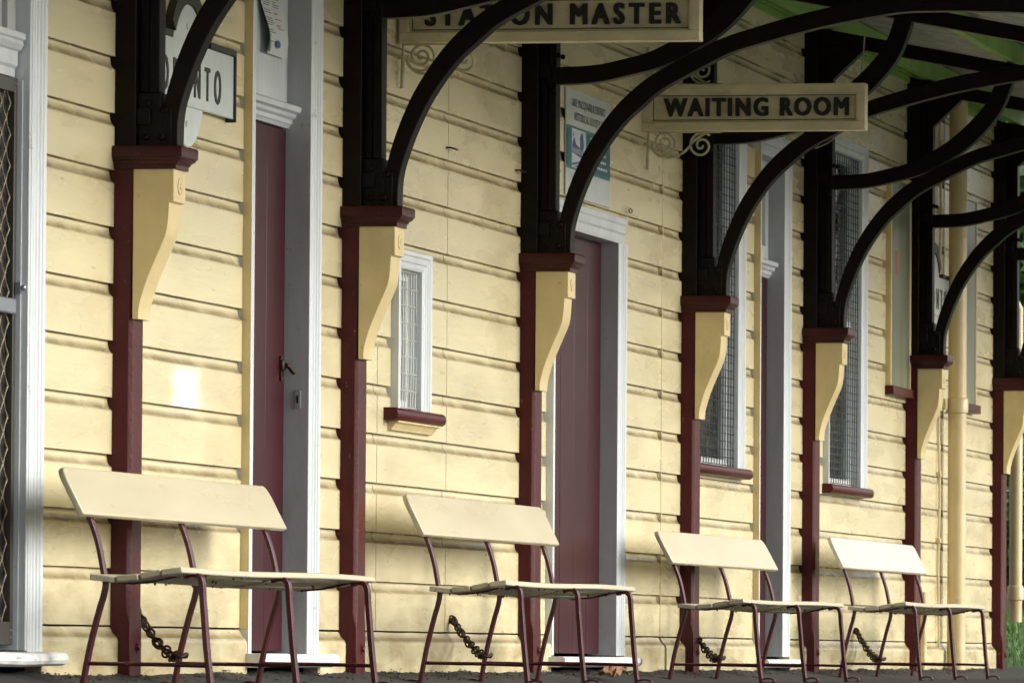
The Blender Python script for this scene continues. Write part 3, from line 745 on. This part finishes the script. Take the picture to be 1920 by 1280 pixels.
text_into(mb, 'HISTORICAL SOCIETY INC.', .040, .80, pl_(X0 + .204, 2.6535))
text_into(mb, 'Inc', .022, .09, pl_(X0 + .10, 2.375))
mb.build('lettering', M['ink'], hs)
mb = MB()
for i, (a, b) in enumerate(((.60, .98), (.62, .9), (.66, 1.02), (.70, 1.0), (.74, 1.05))):
    z = 2.585 - i * .033
    x = X0 + a
    while x < X0 + b: mb.box(x, x + .03, .0114, .0116, z, z + .012); x += .045
mb.build('small_print', M['sky_print'], hs)

# ------------------------------------------------------------------ paper notice on door 2 transom, notice in transom 4
def paper(x0, x1, z0, z1, u, label, curl=.02):
    n, m = 6, 24; th = .0006
    def P(i, j, off):
        t = j / m; x = x0 + (x1 - x0) * i / n + .028 * math.sin(t * 9.5 + .6)
        return (x, -(u + .004 + curl * (0.5 + .5 * math.sin(t * 9.5)) * (1 - t * .5) + (.03 * (1 - t) ** 3 if i == 0 else 0) + off), z0 + (z1 - z0) * t)
    mb = MB(); vs = [P(i, j, o) for o in (0, th) for i in range(n + 1) for j in range(m + 1)]; K = (n + 1) * (m + 1)
    fs = []
    for i in range(n):
        for j in range(m):
            a = i * (m + 1) + j; q = (a, a + 1, a + m + 2, a + m + 1); fs += [q, tuple(K + k for k in reversed(q))]
    mb.add(vs, fs); o = mb.build('paper_notice', M['paper'], None, smooth=True); tag(o, label, 'notice')
    R = random.Random(4)
    parts = {'ink': MB(), 'ink_red': MB(), 'ink_green': MB(), 'ink_blue': MB()}
    for c_ in (0, 1):
        j = .10 if c_ == 0 else .22
        while j < .97:
            kind = 'ink'
            r_ = R.random()
            if r_ < .10: kind = 'ink_red'
            elif r_ < .16: kind = 'ink_green'
            w = R.uniform(.25, .38) if kind == 'ink' else .16
            if R.random() < .18: j += .025
            t = j; s0 = .09 + c_ * .47
            def Q(s, t):
                return (x0 + (x1 - x0) * s + .028 * math.sin(t * 9.5 + .6), -(u + .004 + curl * (0.5 + .5 * math.sin(t * 9.5)) * (1 - t * .5) + th + .0006), z0 + (z1 - z0) * t)
            hgt = .007 if kind == 'ink' else .012
            parts[kind].add([Q(s0, t), Q(s0 + w, t), Q(s0 + w, t + hgt), Q(s0, t + hgt)], [(0, 1, 2, 3)])
            j += .018 if kind == 'ink' else .03
    parts['ink_blue'].add([(x0 + (x1 - x0) * (.5 + .1 * math.cos(a)) + .028 * math.sin(.12 * 9.5 + .6), -(u + .004 + curl + .004), z0 + (z1 - z0) * (.09 + .032 * math.sin(a))) for a in [k * .523 for k in range(12)]], [tuple(range(12))])
    for k, mm in parts.items():
        if mm.f: mm.build('print', M[k], o)
    return o
paper(30.12, 30.52, 2.505, 3.0, -.084, 'curling printed paper notice pinned above the nearest maroon door')
mb = MB(); mb.box(41.70, 41.98, -.0985, -.0965, 2.40, 2.76); o = mb.build('paper_notice', M['paper'], None); tag(o, 'flat notice with blue and dark blocks in the fanlight above the far maroon door', 'notice')
mb = MB(); mb.box(41.72, 41.93, -.0962, -.096, 2.70, 2.735); mb.box(41.72, 41.95, -.0962, -.096, 2.42, 2.44); mb.build('print', M['ink'], o)
mb = MB(); mb.box(41.72, 41.95, -.0962, -.096, 2.58, 2.66); mb.build('logo', M['ink_blue'], o)

# ------------------------------------------------------------------ pipes
def pipe(name, x, u, z0, z1, r, collars, label, cat='pipe', bend=None):
    mb = MB()
    pts = [(x, -u, z0)]
    if bend: pts += [(x, -u, z1 - .12), (x, -(u - .04), z1 - .03), (x, -(u - .3), z1 + .02)]
    else: pts += [(x, -u, z1)]
    mb.tube(pts, r, 28)
    o = mb.build(name, M['pipe'], None, smooth=True); tag(o, label, cat)
    for z in collars:
        c_ = MB(); c_.tube([(x, -u, z - .05), (x, -u, z - .045), (x, -u, z + .035), (x, -u, z + .045), (x, -u, z + .05)], [r + .002, r + .012, r + .012, r + .007, r + .001], 28)
        c_.build('collar', M['pipe'], o, smooth=True)
    return o
dp = pipe('downpipe', 48.57, .10, .02, 3.66, .058, (1.69,), 'thick cream downpipe with a collar standing just beyond the sixth post', 'downpipe')
mb = MB(); mb.box(48.42, 48.50, .0, .05, 1.66, 1.73); mb.build('clip', M['pipe'], dp, bevel=.004)
pipe('downpipe', 51.35, .10, .335, 2.55, .043, (.53, 1.95), 'cream downpipe end hanging past the last post at the building corner', 'downpipe', bend=True)
pipe('stub_pipe', 47.42, .06, .02, .50, .022, (), 'short cream capped stub pipe beside the foot of the sixth post')
mb = MB()
pts = [(48.36, -.016 - .004 * math.sin(z * 7), z) for z in [0.16 + .1 * k for k in range(36)]]
mb.tube(pts, .0085, 8); o = mb.build('conduit', M['pipe'], None, smooth=True); tag(o, 'thin cream conduit running up the boards left of the thick downpipe', 'conduit')
mb = MB()
for k in range(8): mb.box(48.335, 48.385, .0, .030, .40 + k * .4170, .43 + k * .4170)
mb.build('clip', M['pipe'], o, bevel=.002)
# loose wire hanging off an awning bracket
mb = MB(); mb.tube([(42.9, -u, z) for u, z in smooth_curve([(.38, 3.58), (.36, 3.38), (.30, 3.14), (.2, 3.0), (.1, 2.95)], 5)], .004, 5)
o = mb.build('loose_wire', M['scroll'], None); tag(o, 'thin pale wire looping down below the awning near the WAITING ROOM sign', 'wire')

# ------------------------------------------------------------------ benches
def make_bench():
    root = empty('bench', (0, 0, 0))
    S = 1.30; fr = [.22, .22 + S, .22 + 2 * S]; Lb = .44 + 2 * S
    # back board, leaning to the wall, rounded upper corners
    a = Vector((.274, .588)); b = Vector((.188, .760)); d = (b - a); h = d.length; d.normalize(); nrm = Vector((d.y, -d.x))
    r = .055; prof = [(0, 0), (Lb, 0)]
    for k in range(7): t = k / 6 * math.pi / 2; prof.append((Lb - r + r * math.cos(t), h - r + r * math.sin(t)))
    for k in range(7): t = k / 6 * math.pi / 2; prof.append((r - r * math.sin(t), h - r + r * math.cos(t)))
    mb = MB(); vs = []
    for off in (0, .024):
        for (x, s) in prof:
            q = a + d * s + nrm * off; vs.append((x, -q.x, q.y))
    k = len(prof)
    mb.add(vs, [tuple(range(k)), tuple(range(k, 2 * k))] + [(j, (j + 1) % k, (j + 1) % k + k, j + k) for j in range(k)])
    mb.build('backrest', M['bench_cream'], root, bevel=.006, seg=3)
    # four seat slats following the saddle of the frames
    sp = [(.318, .387), (.407, .378), (.412, .378), (.488, .385), (.493, .386), (.566, .402), (.571, .403), (.645, .414)]
    for i in range(4):
        p, q = sp[2 * i], sp[2 * i + 1]; mb = MB(); n = 14; vs = []
        dd = Vector((q[0] - p[0], q[1] - p[1])).normalized(); nn = Vector((-dd.y, dd.x)); t = .022
        jit = random.uniform(-.008, .008)
        for j in range(n + 1):
            x = Lb * j / n; sag = .004 * math.sin(math.pi * 2 * x / Lb * 1.0 + i) - .004
            e = jit if j in (0, n) else 0
            for (w, s_) in ((p, 0), (q, 0), (q, -t), (p, -t)):
                inset = 0
                vs.append((x + e, -(w[0] + nn.x * s_), w[1] + nn.y * s_ + sag))
        fs = [(0, 1, 2, 3), tuple(4 * n + z for z in (3, 2, 1, 0))]
        for j in range(n):
            for z in range(4): fs.append((4 * j + z, 4 * j + 4 + z, 4 * j + 4 + (z + 1) % 4, 4 * j + (z + 1) % 4))
        mb.add(vs, fs)
        sl = mb.build('seat_slat', M['bench_cream'] if i == 3 else M['seat_under'], root, bevel=.004)
        # hardened drips of old paint under the slat
        dm = MB(); R = random.Random(11 + i)
        for _ in range(11):
            x = R.uniform(.08, Lb - .08); w = p if R.random() < .6 else q; l = R.uniform(.004, .015)
            u = (p[0] + q[0]) / 2 + R.uniform(-.03, .03); z = (p[1] + q[1]) / 2 - t - .003
            dm.tube([(x, -u, z), (x, -u, z - l * .5), (x, -u, z - l)], [.006, .004, .0012], 6)
        dm.build('paint_drips', M['drip'], sl)
    rear = smooth_curve([(.236, .640), (.258, .587), (.280, .525), (.295, .467), (.309, .392), (.317, .352), (.309, .305), (.294, .253), (.261, .117), (.234, -.034)], 3)
    front = smooth_curve([(.600, .3755), (.625, .384), (.650, .380), (.662, .358), (.666, .30), (.672, .23), (.681, .12), (.698, -.034)], 4)
    for x in fr:
        w = .042
        mb = MB(); mb.bar(rear, x - w / 2, x + w / 2, .015)
        mb.bar([(.204 + .030 * math.cos(t), -.022 + .012 * math.sin(t)) for t in [k * math.tau / 16 + .001 for k in range(17)]], x - .02, x + .02, .008)
        mb.build('rear_leg', M['maroon_iron'], root, bevel=.002)
        mb = MB(); mb.bar(front, x - w / 2, x + w / 2, .018)
        mb.bar([(.325, .3585), (.41, .3510), (.49, .3575), (.568, .3755), (.605, .385)], x - w / 2, x + w / 2, .007)
        mb.bar([(.732 + .032 * math.cos(t), -.022 + .013 * math.sin(t)) for t in [k * math.tau / 16 + .001 for k in range(17)]], x - .02, x + .02, .008)
        mb.build('front_leg', M['maroon_iron'], root, bevel=.002)
        mb = MB(); mb.tube([(x, -.249, .062), (x, -.5, .060), (x, -.690, .056)], .0075, 8)
        mb.build('stretcher', M['maroon_iron'], root, smooth=True)
    return root, fr[1]
mk('drip', 'brown_paint_drip', (0.10, 0.05, 0.02), rough=0.5, var=.4, vscale=20)
bench0, mid = make_bench()
bl = ['nearest cream bench, standing before the post beside the near maroon door',
      'second cream bench, standing under the small grilled ticket window',
      'third cream bench, standing below the first tall grilled window',
      'farthest and whitest bench, by the thick cream downpipe']
# x of middle frame, x scale, u shift, z scale
bp = [(27.52, 1.02, 0.0, .965), (33.06, .965, 0.0, 1.0), (38.99, 1.02, 0.0, .932), (44.42, 1.07, 0.0, 1.0)]
for i, (x, sx, du, sz) in enumerate(bp):
    o = bench0 if i == 0 else copy_tree(bench0)
    o.location = (x - mid * sx, -du, -.036 * (1 - sz) - .002); o.scale = (sx, 1, sz); o.rotation_euler = ((0, .002, -.003, .004)[i] * .5, 0, (0, .0, -.002, .003)[i])
    tag(o, bl[i], 'bench', 'cream and maroon benches along the platform')
    bp[i] = (x, sx, du, sz)
    if i == 3:                                        # glare painted in: a whiter colour on this bench's back board
        for ch in o.children:
            if ch.name.startswith('backrest'): ch.material_slots[0].link = 'OBJECT'; ch.material_slots[0].material = M['bench_glare']

# ------------------------------------------------------------------ chains
def chain(p0, p1, sag, label, strands=2):
    mb = MB(); p0 = Vector(p0); p1 = Vector(p1)
    for s_ in range(strands):
        off = Vector((.10 * s_, 0, -.026 * s_))
        n = 60; pts = []
        for k in range(n + 1):
            t = k / n; p = p0.lerp(p1, t) + off * math.sin(math.pi * t); p.z -= sag * 4 * t * (1 - t) * (1 + .35 * s_); pts.append(p)
        Ls = [0]
        for a, b in zip(pts, pts[1:]): Ls.append(Ls[-1] + (b - a).length)
        step = .038; k = 0; q = 0; idx = 0
        while q < Ls[-1]:
            while idx < n - 1 and Ls[idx + 1] < q: idx += 1
            c = pts[idx]; d = (pts[idx + 1] - pts[idx]).normalized()
            side = d.cross(Vector((0, 0, 1))).normalized(); up = side.cross(d)
            w = side * .78 + up * .62 if k % 2 else side * -.62 + up * .78
            ring = []
            for j in range(10):
                t = j * math.tau / 10
                ring.append(c + d * .0270 * math.cos(t) + w * .0140 * math.sin(t))
            mb.tube(ring, .0046, 6, closed=True)
            q += step; k += 1
    # loop round the leg
    ring = [p1 + Vector((.035 * math.cos(t), .026 * math.sin(t), .006 * math.sin(3 * t))) for t in [j * math.tau / 14 for j in range(14)]]
    mb.tube(ring, .0075, 6, closed=True)
    o = mb.build('chain', M['rust'], None, smooth=True); tag(o, label, 'chain', 'rusty chains tying the benches to the wall')
    f = MB(); f.disc_bolt(tuple(p0 + Vector((0, .02, 0))), (0, -1, 0), .014, .03); f.build('staple', M['rust'], o)
ends = []
for (x, sx, du, sz) in bp: ends.append((x, -.256, .086))
chain((27.80, -.02, .255), ends[0], .035, 'rusty chain from the nearest post foot to the nearest bench')
chain((33.50, -.02, .245), (ends[1][0], -.256, .092), .02, 'rusty chain fixed to the plinth below the small grilled window')
chain((39.48, -.03, .235), ends[2], .03, 'rusty double chain tying the third bench beside the fourth post')
chain((45.02, -.02, .245), ends[3], .03, 'rusty chain from the plinth to the farthest, whitest bench')

# ------------------------------------------------------------------ ground
def grid_sheet(name, x0, x1, y0, y1, nx, ny, fz, m, kind='structure'):
    mb = MB(); vs = [(x0 + (x1 - x0) * i / nx, y0 + (y1 - y0) * j / ny, 0) for i in range(nx + 1) for j in range(ny + 1)]
    vs = [(x, y, fz(x, y)) for x, y, _ in vs]
    mb.add(vs, [(i * (ny + 1) + j, (i + 1) * (ny + 1) + j, (i + 1) * (ny + 1) + j + 1, i * (ny + 1) + j + 1) for i in range(nx) for j in range(ny)])
    o = mb.build(name, m, None, smooth=True); tag(o, kind=kind); return o
def platz(x, y):
    u = -y
    z = -.040 + .0004 * (x - 27) + .004 * noise.noise(Vector((x * 2, y * 5, 0)))
    if u < .35:
        k = (1 - max(0, u) / .35) ** 1.2; z += .062 * k + .016 * k * noise.noise(Vector((x * 2.6, y * 7, 3))) + .008 * k * noise.noise(Vector((x * 9, y * 20, 1)))
    return z
grid_sheet('platform', 20, 53.5, -4.2, .0, 700, 70, platz, M['asphalt'])
mb = MB(); mb.box(5, 53.5, 4.2, 4.4, -1.0, -.012); mb.box(5, 20, -1, 4.2, -1.0, -.02); mb.box(20, 53.5, 3.9, 4.2, -1.0, -.03)
o = mb.build('platform_edge', M['concrete'], None, bevel=.01); tag(o, kind='structure')
def groundz(x, y):
    z = -1.0
    if x > 53.4: z = -1.0 + .95 * min(1, max(0, (4.6 + y) / 1.0)) + .02 * max(0, x - 54) * min(1, max(0, (5 + y)))
    return z
grid_sheet('trackbed', -40, 53.45, -60, -4.35, 4, 4, lambda x, y: -1.0, M['ballast'])
def lawnz(x, y): return -.03 + .5 * (1 - math.exp(-max(0, x - 54) * .18)) + .004 * max(0, x - 54) + .02 * noise.noise(Vector((x, y, 0)))
grid_sheet('lawn', 53.5, 140, -60, 40, 60, 60, lawnz, M['lawn'])
o = grid_sheet('ground', -500, 900, -600, 600, 2, 2, lambda x, y: -1.2, M['ballast'])
# litter along the foot of the wall
mb = MB(); R = random.Random(3)
for _ in range(2600):
    x = R.uniform(26.3, 50.9); u = abs(R.gauss(.04, .06)) + .03
    if u > .4: continue
    z = platz(x, -u); r = R.uniform(.002, .006)
    c = Vector((x, -u, z + r * .3)); a = R.uniform(0, 6.28)
    vs = [c + Vector((r * 2.2 * math.cos(a + t), r * 1.2 * math.sin(a + t), R.uniform(-.3, .9) * r)) for t in (0, 1.3, 2.4, 3.6, 5)] + [c + Vector((0, 0, r * R.uniform(.5, 1.1)))]
    mb.add(vs, [(0, 1, 5), (1, 2, 5), (2, 3, 5), (3, 4, 5), (4, 0, 5)])
o = mb.build('leaf_litter', M['rubble'], None); tag(o, 'dark leaf litter and grit along the foot of the wall', 'litter', kind='stuff')
# crumpled dry leaf in front of door 3
mb = MB(); R = random.Random(5); vs = []; fs = []
nx_, ny_ = 9, 7
for i in range(nx_):
    for j in range(ny_):
        s, t = i / (nx_ - 1) - .5, j / (ny_ - 1) - .5
        rr = .05 * (1 - .5 * abs(s) * 2 * abs(t) * 2)
        vs.append((35.85 + s * .42 + .02 * R.uniform(-1, 1), -.30 - t * .09, .006 + .045 * max(0, 1 - (s * s + t * t) * 3.2) + .014 * R.uniform(-1, 1)))
for i in range(nx_ - 1):
    for j in range(ny_ - 1): a = i * ny_ + j; fs.append((a, a + 1, a + ny_ + 1, a + ny_))
mb.add(vs, fs); o = mb.build('dead_leaf', M['brown_leaf'], None, smooth=False)
sm = o.modifiers.new('solid', 'SOLIDIFY'); sm.thickness = .003
tag(o, 'crumpled brown dead leaf lying before the step of the double maroon door', 'leaf')

# ------------------------------------------------------------------ greenery past the end of the building
def leaves(mb, c, rad, n, size, R, shape=None):
    for _ in range(n):
        while True:
            p = Vector((R.uniform(-1, 1), R.uniform(-1, 1), R.uniform(-1, 1)))
            if .25 < p.length < 1: break
        p = Vector((p.x * rad[0], p.y * rad[1], p.z * rad[2])) * (1 + .35 * noise.noise(p * 3 + Vector(c)))
        q = Vector(c) + p
        d = Vector((R.gauss(0, 1), R.gauss(0, 1), R.gauss(0, .7) - .3)).normalized(); w = d.orthogonal().normalized()
        w = Matrix.Rotation(R.uniform(0, 6.28), 3, d) @ w; s = size * R.uniform(.6, 1.3)
        up = d.cross(w)
        mb.add([q, q + d * s * .5 + w * s * .26 + up * s * .05, q + d * s, q + d * s * .5 - w * s * .26 + up * s * .05], [(0, 1, 2), (0, 2, 3)])
def plant(name, x, y, z, rad, n, size, m, label, cat, trunk_h, seed, flowers=0, group=None):
    root = empty(name, (x, y, z)); tag(root, label, cat, group)
    R = random.Random(seed); mb = MB()
    for k in range(9):
        c = (x + R.uniform(-.5, .5) * rad[0], y + R.uniform(-.5, .5) * rad[1], z + trunk_h + rad[2] * R.uniform(.3, 1.6))
        leaves(mb, c, (rad[0] * .55, rad[1] * .55, rad[2] * .5), n // 9, size, R)
    mb.build('foliage', M[m], root)
    mb = MB()
    for k in range(5):
        a = k * 1.3; mb.tube([(x, y, z - .05), (x + .1 * math.cos(a), y + .1 * math.sin(a), z + trunk_h * .6 + .1), (x + rad[0] * .5 * math.cos(a), y + rad[1] * .5 * math.sin(a), z + trunk_h + rad[2])], [.05 if trunk_h < 1 else .13, .04 if trunk_h < 1 else .1, .015], 8)
    mb.build('stem' if trunk_h < 1 else 'trunk', M['bark'], root)
    if flowers:
        mb = MB()
        for _ in range(flowers):
            c = (x + R.uniform(-1, 1) * rad[0], y + R.uniform(-1, 1) * rad[1], z + trunk_h + R.uniform(.2, 2) * rad[2])
            leaves(mb, c, (.04, .04, .04), 10, .05, R)
        mb.build('flowers', M['flower'], root)
    return root
plant('shrub', 63.5, 1.3, .40, (1.6, 1.1, .62), 9000, .10, 'leaf', 'dark green shrub beyond the last post, behind the lawn edge', 'shrub', .15, 1)
plant('shrub', 67.5, 2.3, .45, (1.6, 1.4, .95), 9000, .12, 'leaf2', 'flowering shrub with red blooms seen through the last bracket', 'shrub', .95, 2, flowers=160)
plant('tree', 75, 3.0, .5, (3.0, 3.0, 2.2), 12000, .2, 'leaf2', 'mid green tree beyond the end of the awning', 'tree', 2.0, 3)
plant('tree', 86, 5.2, .5, (4.0, 4.0, 3.0), 12000, .26, 'leaf', 'dark green tree farthest beyond the station end', 'tree', 1.6, 4)
mb = MB(); R = random.Random(9)
for _ in range(16000):
    x = R.uniform(53.6, 66); y = R.uniform(-2.0, 2.4); z = lawnz(x, y) - .01; h = R.uniform(.03, .10) * (1 + .6 * noise.noise(Vector((x * 2, y * 2, 0)))); a = R.uniform(0, 6.28); w = .006
    dx, dy = w * math.cos(a), w * math.sin(a); lx, ly = R.gauss(0, .02), R.gauss(0, .02)
    mb.add([(x - dx, y - dy, z), (x + dx, y + dy, z), (x + lx, y + ly, z + h)], [(0, 1, 2)])
o = mb.build('grass', M['grass'], None); tag(o, 'fresh green grass blades growing beyond the platform end', 'grass', kind='stuff')

# ------------------------------------------------------------------ camera
f = 14500.0
import math as _m
def cam_setup():
    Wx, Wy, roll = 3900.0, 1245.6, _m.radians(.40)
    dx, dy = Wx - 960, -(Wy - 640)
    ux = dx * _m.cos(roll) - dy * _m.sin(roll); uy = dx * _m.sin(roll) + dy * _m.cos(roll)
    pitch = _m.atan2(-uy, f); c, s = _m.cos(pitch), _m.sin(pitch)
    th = _m.atan2(ux, f * c - uy * s)
    fwd = Vector((_m.cos(th) * c, _m.sin(th) * c, s)); r0 = Vector((_m.sin(th), -_m.cos(th), 0)); u0 = r0.cross(fwd)
    right = r0 * _m.cos(roll) + u0 * _m.sin(roll); up = -r0 * _m.sin(roll) + u0 * _m.cos(roll)
    cam = bpy.data.cameras.new('camera'); ob = bpy.data.objects.new('camera', cam); col.objects.link(ob)
    m = Matrix((right, up, -fwd)).transposed().to_4x4(); m.translation = Vector((0, -7.0718, .10)); ob.matrix_world = m
    cam.sensor_width = 36; cam.lens = 36 * f / 1920; cam.clip_start = .5; cam.clip_end = 3000
    cam.dof.use_dof = True; cam.dof.focus_distance = 34; cam.dof.aperture_fstop = 20
    sc.camera = ob
cam_setup()

# ------------------------------------------------------------------ light
EL, AZ = math.radians(26), math.radians(-82)       # AZ: direction towards the sun in the XY plane, from +X
sd = Vector((math.cos(EL) * math.cos(AZ), math.cos(EL) * math.sin(AZ), math.sin(EL)))
L_ = bpy.data.lights.new('sun', 'SUN'); L_.energy = .85; L_.angle = math.radians(38); L_.color = (1, .99, .965)
so = bpy.data.objects.new('sun', L_); so.rotation_euler = sd.to_track_quat('Z', 'Y').to_euler(); so.location = (30, -30, 20); col.objects.link(so)
w = bpy.data.worlds.new('World'); sc.world = w; w.use_nodes = True
nt = w.node_tree; sk = nt.nodes.new('ShaderNodeTexSky'); sk.sky_type = 'NISHITA'; sk.sun_disc = False
sk.sun_elevation = EL; sk.sun_rotation = math.pi / 2 - AZ; sk.air_density = 1.0; sk.dust_density = 4.0; sk.ozone_density = 1.0
hs_ = nt.nodes.new('ShaderNodeHueSaturation'); hs_.inputs['Saturation'].default_value = .40
nt.links.new(sk.outputs[0], hs_.inputs['Color']); nt.links.new(hs_.outputs[0], nt.nodes['Background'].inputs[0]); nt.nodes['Background'].inputs[1].default_value = .15
sc.view_settings.view_transform = 'Standard'; sc.view_settings.look = 'None'; sc.view_settings.exposure = 0.72; sc.view_settings.gamma = 1
sc.render.engine = 'CYCLES'
sc.cycles.max_bounces = 8
